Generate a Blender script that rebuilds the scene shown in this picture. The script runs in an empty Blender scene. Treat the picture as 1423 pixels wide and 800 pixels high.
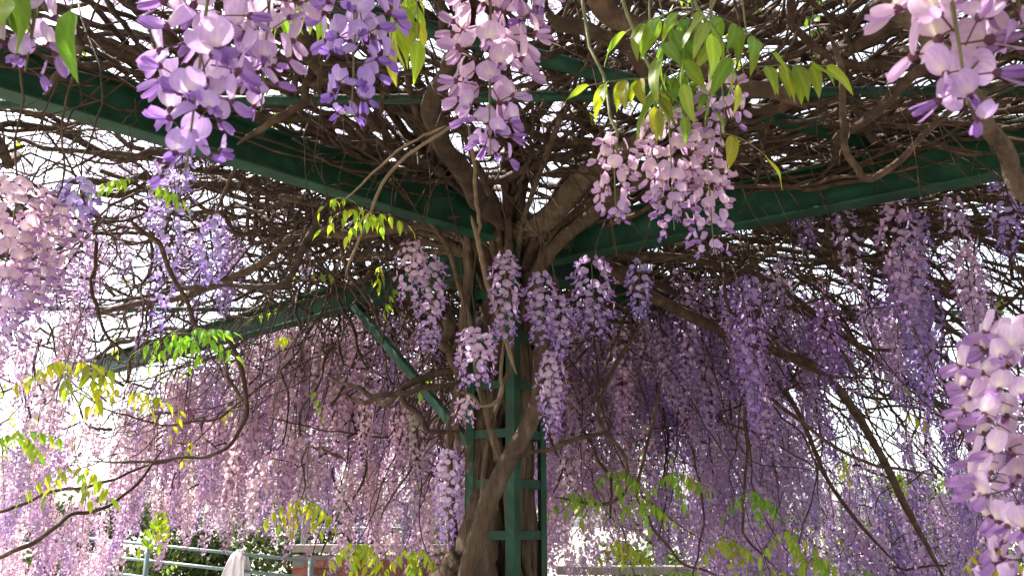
import bpy, math, random
import numpy as np
from mathutils import Vector, Matrix, Quaternion
random.seed(7); rng = np.random.default_rng(11)
S = bpy.context.scene; COL = S.collection
# ------------------------------------------------------------------ camera, sky, sun, exposure
CAMZ, PITCH, F = 1.6, math.radians(16.0), 1150.0
cd = bpy.data.cameras.new('camera'); cam = bpy.data.objects.new('camera', cd); COL.objects.link(cam)
cam.location = (0, 0, CAMZ); cam.rotation_euler = (math.pi/2 + PITCH, 0, 0)
cd.sensor_width = 36; cd.lens = 36*F/1423; cd.clip_start = .02; cd.clip_end = 3000
cd.dof.use_dof = True; cd.dof.focus_distance = 2.6; cd.dof.aperture_fstop = 20.0
S.camera = cam
W = bpy.data.worlds.new('World'); S.world = W; W.use_nodes = True
SUN_EL, SUN_AZ = math.radians(52), math.radians(-66)      # azimuth measured from +Y towards +X
nt = W.node_tree; bg = nt.nodes['Background']
sky = nt.nodes.new('ShaderNodeTexSky'); sky.sky_type = 'NISHITA'; sky.sun_disc = False
sky.sun_elevation = SUN_EL; sky.sun_rotation = SUN_AZ; sky.air_density = 1.0; sky.dust_density = 3.0; sky.ozone_density = 1.0
veil = nt.nodes.new('ShaderNodeHueSaturation'); veil.inputs['Saturation'].default_value = .45; veil.inputs['Value'].default_value = 1.25   # thin white high cloud
nt.links.new(sky.outputs[0], veil.inputs['Color']); nt.links.new(veil.outputs[0], bg.inputs[0]); bg.inputs[1].default_value = 0.15
sd = bpy.data.lights.new('sun', 'SUN'); sun = bpy.data.objects.new('sun', sd); COL.objects.link(sun)
sd.energy = 5.0; sd.angle = math.radians(.53); sd.color = (1, .95, .87)
tosun = Vector((math.sin(SUN_AZ)*math.cos(SUN_EL), math.cos(SUN_AZ)*math.cos(SUN_EL), math.sin(SUN_EL)))
sun.rotation_euler = tosun.to_track_quat('Z', 'Y').to_euler(); sun.location = tosun*40
vs = S.view_settings; vs.view_transform = 'Standard'; vs.look = 'None'; vs.exposure = 1.76; vs.gamma = 1
S.cycles.max_bounces = 8; S.cycles.diffuse_bounces = 5; S.cycles.transmission_bounces = 6
S.cycles.sample_clamp_indirect = 8
# ------------------------------------------------------------------ helpers
def at(px, py, d):
    "point of the place seen at a photograph pixel, d metres along the view axis"
    x = (px-711.5)/F; u = (400-py)/F
    return Vector((x*d, d*(math.cos(PITCH)-u*math.sin(PITCH)), CAMZ + d*(math.sin(PITCH)+u*math.cos(PITCH))))
def mesh_np(name, V, faces, col=None, smooth=True):
    "faces: list of int arrays (n,3) or (n,4)"
    me = bpy.data.meshes.new(name); V = np.asarray(V, dtype=np.float32)
    faces = [np.asarray(f, dtype=np.int32) for f in faces if len(f)]
    nl = sum(f.size for f in faces); npoly = sum(len(f) for f in faces)
    me.vertices.add(len(V)); me.vertices.foreach_set('co', V.ravel())
    me.loops.add(nl); me.loops.foreach_set('vertex_index', np.concatenate([f.ravel() for f in faces]))
    tot = np.concatenate([np.full(len(f), f.shape[1], np.int32) for f in faces])
    me.polygons.add(npoly); me.polygons.foreach_set('loop_start', np.concatenate([[0], np.cumsum(tot)[:-1]]).astype(np.int32))
    me.polygons.foreach_set('loop_total', tot)
    me.polygons.foreach_set('use_smooth', np.full(npoly, smooth))
    me.update(calc_edges=True)
    if col is not None:
        a = me.color_attributes.new('Col', 'FLOAT_COLOR', 'POINT')
        c = np.ones((len(V), 4), np.float32); c[:, :3] = col; a.data.foreach_set('color', c.ravel())
    return me
def obj(name, me, mat=None, parent=None, loc=None, rot=None, scale=None, color=None, kind=None):
    o = bpy.data.objects.new(name, me); COL.objects.link(o)
    if mat and me and not me.materials: me.materials.append(mat)
    if parent: o.parent = parent
    if loc is not None: o.location = loc
    if rot is not None: o.rotation_mode = 'QUATERNION'; o.rotation_quaternion = rot
    if scale is not None: o.scale = (scale,)*3
    if color is not None: o.color = (*color, 1)
    if kind: o['kind'] = kind
    return o
def tag(o, label, cat, group=None, kind=None):
    o['label'] = label; o['category'] = cat
    if group: o['group'] = group
    if kind: o['kind'] = kind
    return o
class MB:
    def __init__(s): s.V = []; s.F = {3: [], 4: []}; s.C = []; s.n = 0
    def add(s, V, faces, col=None):
        V = np.asarray(V, float); s.V.append(V)
        for f in faces:
            f = np.asarray(f, int)
            if len(f): s.F[f.shape[1]].append(f + s.n)
        s.C.append(np.broadcast_to(np.asarray(col if col is not None else (1, 1, 1), float), (len(V), 3))); s.n += len(V)
    def mesh(s, name, smooth=True, col=True):
        fs = [np.concatenate(s.F[k]) for k in (3, 4) if s.F[k]]
        return mesh_np(name, np.concatenate(s.V), fs, np.concatenate(s.C) if col else None, smooth)
    def arrays(s):
        return np.concatenate(s.V), {k: np.concatenate(s.F[k]) for k in (3, 4) if s.F[k]}, np.concatenate(s.C)
def tube(P, R, sides=6, lump=0):
    P = np.asarray(P, float); n = len(P); R = np.broadcast_to(np.asarray(R, float), (n,))
    T = np.gradient(P, axis=0); T /= np.linalg.norm(T, axis=1)[:, None] + 1e-9
    k = int(np.argmin(np.abs(T).max(axis=0))); ref = np.zeros(3); ref[k] = 1
    U = np.cross(T, ref); U /= np.linalg.norm(U, axis=1)[:, None] + 1e-9; Vv = np.cross(T, U)
    a = np.arange(sides)*2*math.pi/sides
    rr = R[:, None]*np.ones(sides)[None]
    if lump: rr = rr*(1 + lump*(rng.random((n, sides))-.5) + lump*.8*np.sin(3*a[None]+np.linspace(0, 5, n)[:, None]))
    X = P[:, None, :] + rr[..., None]*(np.cos(a)[None, :, None]*U[:, None, :] + np.sin(a)[None, :, None]*Vv[:, None, :])
    i = np.arange(n-1)[:, None]*sides; j = np.arange(sides)[None]; jn = (j+1) % sides
    Q = np.stack([i+j, i+jn, i+sides+jn, i+sides+j], -1).reshape(-1, 4)
    c0, c1 = n*sides, n*sides+1
    X = np.concatenate([X.reshape(-1, 3), P[:1], P[-1:]])
    jj = np.arange(sides); jjn = (jj+1) % sides
    tr = np.concatenate([np.stack([jjn, jj, np.full(sides, c0)], -1), np.stack([(n-1)*sides+jj, (n-1)*sides+jjn, np.full(sides, c1)], -1)])
    return X, [Q, tr]
def spline(pts, n):
    "Catmull-Rom through pts"
    p = np.asarray([tuple(q) for q in pts], float); m = len(p)
    if m == 2: return p[0] + (p[1]-p[0])*np.linspace(0, 1, n)[:, None]
    e = np.vstack([2*p[0]-p[1], p, 2*p[-1]-p[-2]]); t = np.linspace(0, m-1-1e-6, n); i = t.astype(int); f = (t-i)[:, None]
    a, b, c, d = e[i], e[i+1], e[i+2], e[i+3]
    return .5*(2*b + (c-a)*f + (2*a-5*b+4*c-d)*f**2 + (3*b-a-3*c+d)*f**3)
def box_pts(cx, cy, cz, sx, sy, sz):
    v = np.array([[x, y, z] for x in (-.5, .5) for y in (-.5, .5) for z in (-.5, .5)])*(sx, sy, sz) + (cx, cy, cz)
    f = np.array([[0, 1, 3, 2], [4, 6, 7, 5], [0, 4, 5, 1], [2, 3, 7, 6], [0, 2, 6, 4], [1, 5, 7, 3]])
    return v, [f]
def bevel(o, w=.004, seg=2):
    m = o.modifiers.new('bevel', 'BEVEL'); m.width = w; m.segments = seg; m.limit_method = 'ANGLE'
    return o
def qz(a): return Quaternion((0, 0, 1), a)
def proj(p):
    f = (0, math.cos(PITCH), math.sin(PITCH)); u = (0, -math.sin(PITCH), math.cos(PITCH)); q = p-Vector((0, 0, CAMZ)); d = q.dot(Vector(f))
    return (711.5+F*q.x/d, 400-F*q.dot(Vector(u))/d, d) if d > .1 else (-999, -999, d)
# ------------------------------------------------------------------ materials
def newmat(name):
    m = bpy.data.materials.new(name); m.use_nodes = True; n = m.node_tree.nodes; n.clear(); return m, n, m.node_tree.links
def noise(n, l, vec, scale, detail=4, rough=.6):
    t = n.new('ShaderNodeTexNoise'); t.inputs['Scale'].default_value = scale; t.inputs['Detail'].default_value = detail
    t.inputs['Roughness'].default_value = rough
    if vec is not None: l.new(vec, t.inputs['Vector'])
    return t
def ramp(n, l, fac, stops):
    r = n.new('ShaderNodeValToRGB'); e = r.color_ramp.elements
    while len(e) < len(stops): e.new(.5)
    for k, (p, c) in enumerate(stops): e[k].position = p; e[k].color = (*c, 1)
    l.new(fac, r.inputs[0]); return r
def surface(name, stops, scale=8, rough=.7, bump=.2, bscale=None, metallic=0, randomise=.0, spec=.4, stretch=None, bdist=.01):
    m, n, l = newmat(name); out = n.new('ShaderNodeOutputMaterial'); p = n.new('ShaderNodeBsdfPrincipled')
    tc = n.new('ShaderNodeTexCoord'); v = tc.outputs['Object']
    if stretch:
        mp = n.new('ShaderNodeMapping'); mp.inputs['Scale'].default_value = stretch; l.new(v, mp.inputs[0]); v = mp.outputs[0]
    t = noise(n, l, v, scale, 6); r = ramp(n, l, t.outputs['Fac'], stops); c = r.outputs[0]
    if randomise:
        oi = n.new('ShaderNodeObjectInfo'); mr = n.new('ShaderNodeMapRange')
        mr.inputs[3].default_value = 1-randomise; mr.inputs[4].default_value = 1+randomise; l.new(oi.outputs['Random'], mr.inputs[0])
        hs = n.new('ShaderNodeHueSaturation'); l.new(mr.outputs[0], hs.inputs['Value']); l.new(c, hs.inputs['Color']); c = hs.outputs[0]
    l.new(c, p.inputs['Base Color']); p.inputs['Roughness'].default_value = rough; p.inputs['Metallic'].default_value = metallic
    p.inputs['Specular IOR Level'].default_value = spec
    if bump:
        t2 = noise(n, l, v, bscale or scale*4, 5); b = n.new('ShaderNodeBump'); b.inputs['Strength'].default_value = bump; b.inputs['Distance'].default_value = bdist
        l.new(t2.outputs['Fac'], b.inputs['Height']); l.new(b.outputs[0], p.inputs['Normal'])
    l.new(p.outputs[0], out.inputs[0]); return m
def thin(name, trans=.5, rough=.5, spec=.25, tint=(1, 1, 1), randomise=.12, hue=0.0):
    "petals and leaves: colour attribute x object colour, light comes through from behind"
    m, n, l = newmat(name); out = n.new('ShaderNodeOutputMaterial'); p = n.new('ShaderNodeBsdfPrincipled'); tr = n.new('ShaderNodeBsdfTranslucent')
    at_ = n.new('ShaderNodeAttribute'); at_.attribute_name = 'Col'; oi = n.new('ShaderNodeObjectInfo')
    mx = n.new('ShaderNodeMix'); mx.data_type = 'RGBA'; mx.blend_type = 'MULTIPLY'; mx.inputs[0].default_value = 1
    l.new(at_.outputs['Color'], mx.inputs[6]); l.new(oi.outputs['Color'], mx.inputs[7])
    mr = n.new('ShaderNodeMapRange'); mr.inputs[3].default_value = 1-randomise; mr.inputs[4].default_value = 1+randomise; l.new(oi.outputs['Random'], mr.inputs[0])
    tc = n.new('ShaderNodeTexCoord'); t = noise(n, l, tc.outputs['Object'], 60, 3); mr2 = n.new('ShaderNodeMapRange'); mr2.inputs[3].default_value = .82; mr2.inputs[4].default_value = 1.18
    l.new(t.outputs['Fac'], mr2.inputs[0]); mu = n.new('ShaderNodeMath'); mu.operation = 'MULTIPLY'; l.new(mr.outputs[0], mu.inputs[0]); l.new(mr2.outputs[0], mu.inputs[1])
    hs = n.new('ShaderNodeHueSaturation'); l.new(mx.outputs[2], hs.inputs['Color']); l.new(mu.outputs[0], hs.inputs['Value'])
    if hue:
        mh = n.new('ShaderNodeMapRange'); mh.inputs[3].default_value = .5-hue; mh.inputs[4].default_value = .5+hue
        fr = n.new('ShaderNodeMath'); fr.operation = 'FRACT'; m7 = n.new('ShaderNodeMath'); m7.operation = 'MULTIPLY'; m7.inputs[1].default_value = 7.31
        l.new(oi.outputs['Random'], m7.inputs[0]); l.new(m7.outputs[0], fr.inputs[0]); l.new(fr.outputs[0], mh.inputs[0]); l.new(mh.outputs[0], hs.inputs['Hue'])
    tm = n.new('ShaderNodeMix'); tm.data_type = 'RGBA'; tm.blend_type = 'MULTIPLY'; tm.inputs[0].default_value = 1; tm.inputs[7].default_value = (*tint, 1)
    l.new(hs.outputs[0], tm.inputs[6]); l.new(hs.outputs[0], p.inputs['Base Color']); l.new(tm.outputs[2], tr.inputs[0])
    p.inputs['Roughness'].default_value = rough; p.inputs['Specular IOR Level'].default_value = spec
    ms = n.new('ShaderNodeMixShader'); ms.inputs[0].default_value = trans; l.new(p.outputs[0], ms.inputs[1]); l.new(tr.outputs[0], ms.inputs[2]); l.new(ms.outputs[0], out.inputs[0])
    return m
M_petal = thin('petal', .55, .6, .15, (1, .95, 1), .08)
M_leaf = thin('leaf', .55, .4, .4, (1.3, 1.3, .6), .18, .02)
M_shrub = thin('shrub_leaf', .3, .5, .3, (1.1, 1.1, .5), .1)
M_bark = surface('bark', [(.3, (.026, .015, .009)), (.52, (.056, .034, .021)), (.72, (.105, .068, .044))], 22, .82, .55, 60, randomise=.3, spec=.25)
M_trunk = surface('trunk_bark', [(.3, (.036, .024, .015)), (.45, (.088, .060, .038)), (.6, (.125, .088, .058)), (.75, (.19, .15, .11))], 24, .9, 1.0, 46, randomise=.15, spec=.2, stretch=(1, 1, .22), bdist=.03)
M_green_stem = surface('green_stem', [(.3, (.08, .085, .025)), (.7, (.14, .14, .045))], 30, .6, .1)
M_twig = surface('pale_twig', [(.3, (.11, .075, .042)), (.7, (.19, .135, .08))], 30, .8, .3, randomise=.2)
M_paint = surface('green_paint', [(.30, (.004, .026, .013)), (.5, (.006, .040, .020)), (.7, (.016, .070, .040))], 7, .58, .14, 70, spec=.25)
def weather(m, col, lo=.62, hi=.68, scale=5):
    n, l = m.node_tree.nodes, m.node_tree.links; p = next(x for x in n if x.type == 'BSDF_PRINCIPLED'); src = p.inputs['Base Color'].links[0].from_socket
    tc = n.new('ShaderNodeTexCoord'); t = noise(n, l, tc.outputs['Object'], scale, 9, .75); mr = n.new('ShaderNodeMapRange'); mr.inputs[1].default_value = lo; mr.inputs[2].default_value = hi; l.new(t.outputs['Fac'], mr.inputs[0])
    mx = n.new('ShaderNodeMix'); mx.data_type = 'RGBA'; l.new(mr.outputs[0], mx.inputs[0]); l.new(src, mx.inputs[6]); mx.inputs[7].default_value = (*col, 1); l.new(mx.outputs[2], p.inputs['Base Color'])
weather(M_paint, (.055, .030, .016), .60, .66, 9)
M_rail = surface('rail_paint', [(.3, (.10, .17, .155)), (.6, (.16, .24, .22))], 5, .35, .08, 60)
M_stone = surface('coping_stone', [(.3, (.24, .22, .19)), (.7, (.40, .38, .33))], 9, .85, .5)
M_brick = surface('brick', [(.3, (.16, .055, .040)), (.55, (.25, .095, .065)), (.8, (.33, .16, .11))], 9, .9, .4, randomise=.35)
M_mortar = surface('mortar', [(.3, (.20, .18, .16)), (.7, (.30, .28, .25))], 20, .95, .4)
M_ground = surface('pale_gravel_ground', [(.25, (.20, .18, .145)), (.55, (.29, .265, .215)), (.8, (.37, .34, .28))], .9, .95, .5, 40)
M_cloth = surface('white_cloth', [(.3, (.74, .74, .77)), (.7, (.82, .82, .82))], 8, .9, .15)
M_wire = surface('rusty_wire', [(.3, (.05, .04, .035)), (.7, (.10, .08, .06))], 20, .6, .1)
# ------------------------------------------------------------------ ground
n = 40; a = np.linspace(-1, 1, n); gx, gy = np.meshgrid(np.sign(a)*np.abs(a)**3*900, np.sign(a)*np.abs(a)**3*900)
gz = np.zeros_like(gx); V = np.stack([gx.ravel(), gy.ravel(), gz.ravel()], -1)
i = np.arange(n-1)[:, None]*n + np.arange(n-1)[None]; Q = np.stack([i, i+1, i+n+1, i+n], -1).reshape(-1, 4)
obj('ground', mesh_np('ground', V, [Q]), M_ground, kind='structure')
# ------------------------------------------------------------------ pergola steelwork
POST = Vector((-.01, 4.15, 0)); ZB = 2.9
perg = obj('pergola', None, loc=POST)
tag(perg, 'dark green painted steel pergola with trellis post and radiating roof beams', 'pergola')
def ibeam(p0, p1, w=.11, h=.20, t=.012, z=ZB):
    p0, p1 = Vector(p0), Vector(p1); d = p1-p0; L = d.length; mb = MB()
    mb.add(*box_pts(L/2, 0, z+t/2, L, w, t)); mb.add(*box_pts(L/2, 0, z+h-t/2, L-.004, w, t)); mb.add(*box_pts(L/2, 0, z+h/2, L-.002, .012, h-2*t+.002))
    o = bevel(obj('beam', mb.mesh('beam', False), M_paint, perg, Vector((p0.x, p0.y, 0))-POST, qz(math.atan2(d.y, d.x))), .003)
    return o
ibeam((-.10, 3.86), (-3.3, .90), w=.085, h=.18, z=ZB+.05)
ibeam((.14, 4.12), (4.2, 1.46), w=.095, h=.20)
ibeam((-.14, 4.26), (-3.9, 7.55), w=.10, h=.17)
ibeam((.11, 4.28), (3.0, 7.2), w=.11, h=.17)
def bar(name, p0, p1, w, h, parent=perg, mat=M_paint):
    p0, p1 = Vector(p0), Vector(p1); d = p1-p0; mb = MB(); mb.add(*box_pts(0, 0, d.length/2, w, h, d.length))
    o = obj(name, mb.mesh(name, False), mat, parent, p0-(POST if parent is perg else Vector()), d.to_track_quat('Z', 'Y')); return bevel(o, .003)
def pipe(name, p0, p1, r, parent=perg, mat=M_paint):
    p0, p1 = Vector(p0), Vector(p1); o0 = POST if parent is perg else (parent.location if parent else Vector())
    mb = MB(); mb.add(*tube([p0-o0, (p0+p1)/2-o0, p1-o0], r, 12)); return obj(name, mb.mesh(name), mat, parent)
pipe('purlin', (-2.4, 2.82, ZB+.225), (3.9, 2.68, ZB+.245), .02)
pipe('purlin', (-2.0, 1.52, ZB+.235), (3.0, 3.90, ZB+.26), .028)
pipe('purlin', (-3.9, 5.75, ZB+.20), (3.6, 5.9, ZB+.20), .02)
bar('brace', (-.97, 4.93, ZB+.004), (-.16, 4.16, 1.93), .045, .045)
# trellis post: a square column of four angle irons, set corner-on, with flat rungs
SD = .29; AL = math.radians(33.5)
c0 = Vector((.012, 3.965, 0)); cl = c0 + SD*Vector((-math.cos(AL), math.sin(AL), 0)); cr = c0 + SD*Vector((math.sin(AL), math.cos(AL), 0)); cb = cl+cr-c0
ex, ey = (cl-c0).normalized(), (cr-c0).normalized()
def angle_iron(c, a_, b_, w, t=.006):
    mb = MB(); H = ZB+.18
    for d1, d2, ww in ((a_, b_, w), (b_, a_, w)):
        ctr = c + d1*(ww/2) + d2*(t/2)
        v, f = box_pts(0, 0, 0, 1, 1, 1); M3 = np.array([list(d1*ww), list(d2*t), [0, 0, H]]); v = v @ M3 + np.array([ctr.x, ctr.y, H/2]) - np.array(POST)
        if d1 is b_: v += np.array(list(d1))*0.0005
        mb.add(v, f)
    return bevel(obj('stanchion', mb.mesh('stanchion', False), M_paint, perg), .002)
angle_iron(c0, ex, ey, .052); angle_iron(cl, -ex, ey, .05); angle_iron(cr, ex, -ey, .05); angle_iron(cb, -ex, -ey, .05)
for k in range(12):
    z = .14 + .236*k
    for a_, b_ in ((c0, cl), (c0, cr), (cl, cb), (cr, cb)):
        d = (b_-a_).normalized(); nrm = Vector((d.y, -d.x, 0)); mid = (a_+b_)/2
        if nrm.dot(mid-POST) > 0: nrm = -nrm
        p = a_ + d*.048 + nrm*.009 + Vector((0, 0, z)); q = b_ - d*.046 + nrm*.009 + Vector((0, 0, z))
        mb = MB(); L = (q-p).length; mb.add(*box_pts(L/2, 0, 0, L, .007, .042))
        bevel(obj('rung', mb.mesh('rung', False), M_paint, perg, p-POST, qz(math.atan2(d.y, d.x))), .002)
# ------------------------------------------------------------------ the wisteria: trunks, limbs, branches, twigs
vine = obj('wisteria_vine', None, loc=POST)
tag(vine, 'old brown wisteria vine twisting up the trellis post and over the whole pergola', 'vine')
PO = np.array(POST); NB = [0]
def roof(x, y):
    dx, dy = x-POST.x, y-POST.y; r = np.hypot(dx, dy); th = np.arctan2(dx, dy)     # 0 = away from camera, + right
    g = lambda c, w: np.exp(-(((th-c+np.pi) % (2*np.pi)-np.pi)/w)**2)
    a = .012 + .17*g(1.0, .55) + .04*g(0, .6) + .018*g(-.9, .6)
    return 3.16 - a*np.maximum(0, r-1.5)**2
def branch(P, R, sides=6, mat=None, name='branch', lump=.12):
    X, fs = tube(np.asarray(P)-PO, R, sides, lump); mb = MB(); mb.add(X, fs); NB[0] += 1
    return obj(name, mb.mesh(name, True, False), mat or M_bark, vine)
def tap(r0, r1, n): return np.linspace(r0, r1, n)
def wob(P, amp, f=1.0):
    n = len(P); t = np.linspace(0, 1, n); out = np.array(P, float)
    for ax in range(3):
        for k in (2, 4, 7): out[:, ax] += amp/k*2*np.sin(2*np.pi*k*f*t+rng.random()*6.3)*rng.normal(1, .3)*np.minimum(1, 6*t*(1-t)+.15)
    return out
# trunks in and around the post
def aty(px, py, Y):
    p = at(px, py, 1.0) - Vector((0, 0, CAMZ)); return Vector((0, 0, CAMZ)) + p*(Y/p.y)
def trunk(pts, radii, name='trunk', n=48, amp=.008, sides=12, lump=.2):
    P = wob(spline(pts, n), amp); R = np.interp(np.linspace(0, len(radii)-1, n), np.arange(len(radii)), radii)
    return branch(P, R, sides, M_trunk, name, lump)
g0 = aty(640, 1000, 4.05); g0.z = -.05
trunk([g0, aty(628, 860, 4.05), aty(655, 790, 4.1), aty(676, 700, 4.15), aty(668, 610, 4.17), aty(676, 500, 4.2), aty(690, 400, 4.15), aty(702, 322, 4.02), aty(655, 262, 3.75), aty(600, 195, 3.4), aty(530, 120, 3.0), aty(430, 50, 2.6)],
      [.20, .15, .105, .07, .06, .055, .055, .06, .05, .042, .034, .024], n=80, lump=.3)
trunk([aty(655, 960, 3.86), aty(640, 850, 3.84), aty(668, 745, 3.82), aty(703, 645, 3.80), aty(745, 560, 3.84), aty(752, 470, 3.92), aty(744, 395, 3.98), aty(790, 330, 3.85), aty(860, 270, 3.5), aty(960, 215, 3.2)], [.038, .038, .038, .038, .034, .032, .032, .032, .028, .02], 'stem', n=64, lump=.3)
trunk([aty(690, 690, 3.80), aty(698, 640, 3.80), aty(672, 575, 3.82), aty(662, 500, 3.86), aty(648, 420, 3.9), aty(610, 330, 3.7), aty(540, 250, 3.4)], [.018, .018, .014, .013, .012, .012, .010], 'stem', n=50)
trunk([aty(690, 640, 3.83), aty(685, 590, 3.83), aty(706, 520, 3.84), aty(712, 440, 3.88), aty(700, 350, 3.95)], [.013, .012, .012, .012], 'stem', n=36)
trunk([aty(632, 800, 4.2), aty(627, 700, 4.12), aty(627, 620, 4.08), aty(634, 540, 4.08), aty(648, 430, 4.1), aty(652, 335, 4.0), aty(618, 255, 3.7), aty(590, 180, 3.3)], [.024, .022, .02, .022, .026, .026, .024, .018], 'stem', n=50)
trunk([aty(722, 900, 4.25), aty(735, 780, 4.22), aty(728, 650, 4.2), aty(722, 500, 4.2), aty(735, 400, 4.18), aty(722, 312, 4.0), aty(716, 210, 3.55), aty(700, 120, 3.1), aty(690, 30, 2.7)], [.045, .045, .042, .042, .045, .05, .042, .034, .02], n=56, lump=.25)
trunk([aty(690, 900, 4.3), aty(694, 780, 4.25), aty(688, 640, 4.25), aty(700, 500, 4.25), aty(708, 400, 4.15), aty(714, 325, 4.0), aty(765, 298, 3.75), aty(830, 235, 3.4), aty(900, 190, 3.0), aty(1020, 100, 2.6)], [.04, .04, .04, .042, .045, .055, .05, .042, .03, .02], n=60, lump=.25)
for k in range(24):
    ang = random.uniform(-math.pi, math.pi); e = POST+Vector((1.2*math.sin(ang), 1.2*math.cos(ang), random.uniform(3.1, 3.3)))
    q = lambda z: POST + Vector((random.uniform(-.13, .12), random.uniform(-.06, .17), z))
    r_ = random.uniform(.013, .028)
    trunk([q(-.02), q(.6), q(1.2), q(1.8), q(2.3), q(2.75), POST+Vector((.34*math.sin(ang), .34*math.cos(ang), 3.03)), e], [r_, r_, r_*.9, r_*.6], 'stem', n=50, sides=8)
# thick limbs fanning out from the head of the post
for k in range(30):
    th = -math.pi + 2*math.pi*(k+random.random()*.8)/30; L = random.uniform(2.6, 4.6); n_ = 40
    rr = np.linspace(.12, L, n_); tt = th + np.cumsum(rng.normal(0, .035, n_)) ; lay = random.uniform(0, .22)
    x = POST.x + rr*np.sin(tt); y = POST.y + rr*np.cos(tt); z = np.minimum(roof(x, y)+lay, 2.62+.9*(1-np.exp(-rr*2.6)))
    branch(wob(np.stack([x, y, z], -1), .035), tap(random.uniform(.016, .03), .008, n_), 8, lump=.2)
# named branches traced along the photograph
def shot(pts, r0, r1, n=36, amp=.01, mat=None, name='branch'):
    t = np.linspace(0, 1, n); R = tap(r0, r1, n)*np.clip(t*9+.3, 0, 1)*np.clip((1-t)*7+.25, 0, 1)
    return branch(wob(spline([at(*p) for p in pts], n), amp), R, 7, mat, name)
shot([(735, 318, 4.25), (830, 362, 4.3), (900, 410, 4.35), (1040, 475, 4.5), (1140, 515, 4.6), (1200, 590, 4.7), (1250, 680, 4.7), (1320, 820, 4.7)], .034, .018)
shot([(745, 330, 4.3), (850, 370, 4.4), (980, 430, 4.8), (1100, 560, 5.1), (1160, 680, 5.2), (1260, 800, 5.2)], .022, .010)
shot([(735, 330, 4.2), (850, 352, 4.3), (960, 360, 4.4), (1080, 395, 4.5), (1180, 470, 4.6), (1300, 560, 4.8), (1440, 640, 5)], .024, .012)
shot([(1000, 300, 4.0), (1130, 330, 4.2), (1250, 380, 4.2), (1360, 430, 4.2), (1480, 500, 4.2)], .022, .014)
shot([(1080, 280, 4.2), (1220, 300, 4.3), (1330, 320, 4.3), (1480, 330, 4.4)], .03, .018)
shot([(1200, 300, 4.6), (1290, 340, 4.6), (1400, 300, 4.7), (1500, 290, 4.7)], .018, .012)
shot([(1180, -60, 1.6), (1262, 20, 1.62), (1320, 95, 1.65), (1375, 170, 1.68), (1440, 290, 1.7), (1500, 420, 1.75)], .016, .018, mat=M_trunk)
shot([(1150, 40, 2.5), (1178, 130, 2.5), (1180, 225, 2.5), (1202, 250, 2.5), (1262, 212, 2.5), (1330, 150, 2.55), (1420, 110, 2.6)], .011, .010)
shot([(820, -40, 2.0), (870, 30, 2.1), (960, 70, 2.2), (1040, 120, 2.3), (1120, 150, 2.4)], .03, .02)
shot([(760, 20, 2.3), (850, 60, 2.5), (930, 130, 2.7), (980, 220, 2.9)], .026, .016)
shot([(640, 60, 2.6), (600, 150, 2.9), (640, 240, 3.3), (700, 318, 3.75)], .03, .045)
shot([(310, 455, 4.0), (338, 520, 4.0), (335, 590, 4.0), (290, 635, 4.0), (210, 640, 4.0), (120, 640, 4.1)], .012, .007)
shot([(-40, 785, 3.6), (40, 755, 3.6), (100, 718, 3.7), (170, 690, 3.9), (230, 620, 4.2)], .011, .007)
shot([(-40, 720, 3.9), (60, 690, 4.0), (150, 665, 4.1), (240, 640, 4.3)], .009, .006)
shot([(110, 440, 5.0), (240, 415, 4.8), (340, 375, 4.5), (420, 330, 4.2), (520, 320, 4.0), (640, 300, 3.9)], .02, .026)
shot([(180, 300, 3.2), (240, 380, 3.4), (300, 490, 3.5), (340, 560, 3.6)], .011, .008)
shot([(470, 260, 3.9), (430, 330, 4.0), (380, 400, 4.2), (280, 395, 4.5), (150, 420, 4.8)], .022, .010)
shot([(560, 545, 3.75), (520, 560, 3.9), (470, 545, 4.0)], .016, .008)
shot([(650, 510, 3.75), (560, 540, 3.7), (590, 590, 3.65), (640, 600, 3.7)], .016, .010)
shot([(640, 530, 3.7), (565, 545, 3.65), (510, 545, 3.7), (450, 520, 3.9)], .016, .009)
shot([(625, 440, 3.75), (618, 470, 3.72), (632, 520, 3.72), (640, 640, 3.72)], .026, .014)
shot([(60, 0, 1.6), (110, 60, 1.9), (60, 130, 2.1)], .010, .008)
shot([(470, 30, 2.8), (440, 85, 2.9), (410, 150, 2.9), (330, 200, 3.0)], .02, .012)
shot([(480, 640, 4.2), (430, 620, 4.3), (420, 690, 4.4)], .009, .005)
shot([(770, 690, 4.0), (850, 700, 4.1), (870, 640, 4.2), (830, 560, 4.3), (900, 430, 4.5)], .008, .012)
shot([(920, 520, 4.4), (890, 690, 4.3), (930, 760, 4.2), (1010, 810, 4.2)], .010, .006)
shot([(1020, 470, 4.4), (1040, 620, 4.3), (1030, 730, 4.3), (1080, 790, 4.2)], .009, .006)
shot([(990, 450, 4.6), (1080, 560, 4.5), (1200, 640, 4.5), (1300, 660, 4.5)], .012, .007)
# pale dead sticks
shot([(480, 385, 2.2), (505, 315, 2.2), (560, 220, 2.2), (645, 165, 2.2)], .0035, .005, 20, .003, M_twig)
shot([(470, 285, 2.25), (560, 205, 2.2), (620, 175, 2.18)], .0028, .004, 20, .003, M_twig)
shot([(655, 300, 3.45), (680, 400, 3.45), (718, 520, 3.5)], .011, .010, 20, .004, M_twig)
shot([(650, 170, 3.0), (665, 300, 3.4), (660, 330, 3.45)], .007, .009, 20, .004, M_twig)
shot([(840, 600, 3.7), (770, 620, 3.6), (705, 640, 3.55)], .009, .011, 16, .005, M_bark)
shot([(640, 545, 3.6), (690, 560, 3.55), (700, 470, 3.6)], .008, .008, 20, .006, M_twig)
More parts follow.
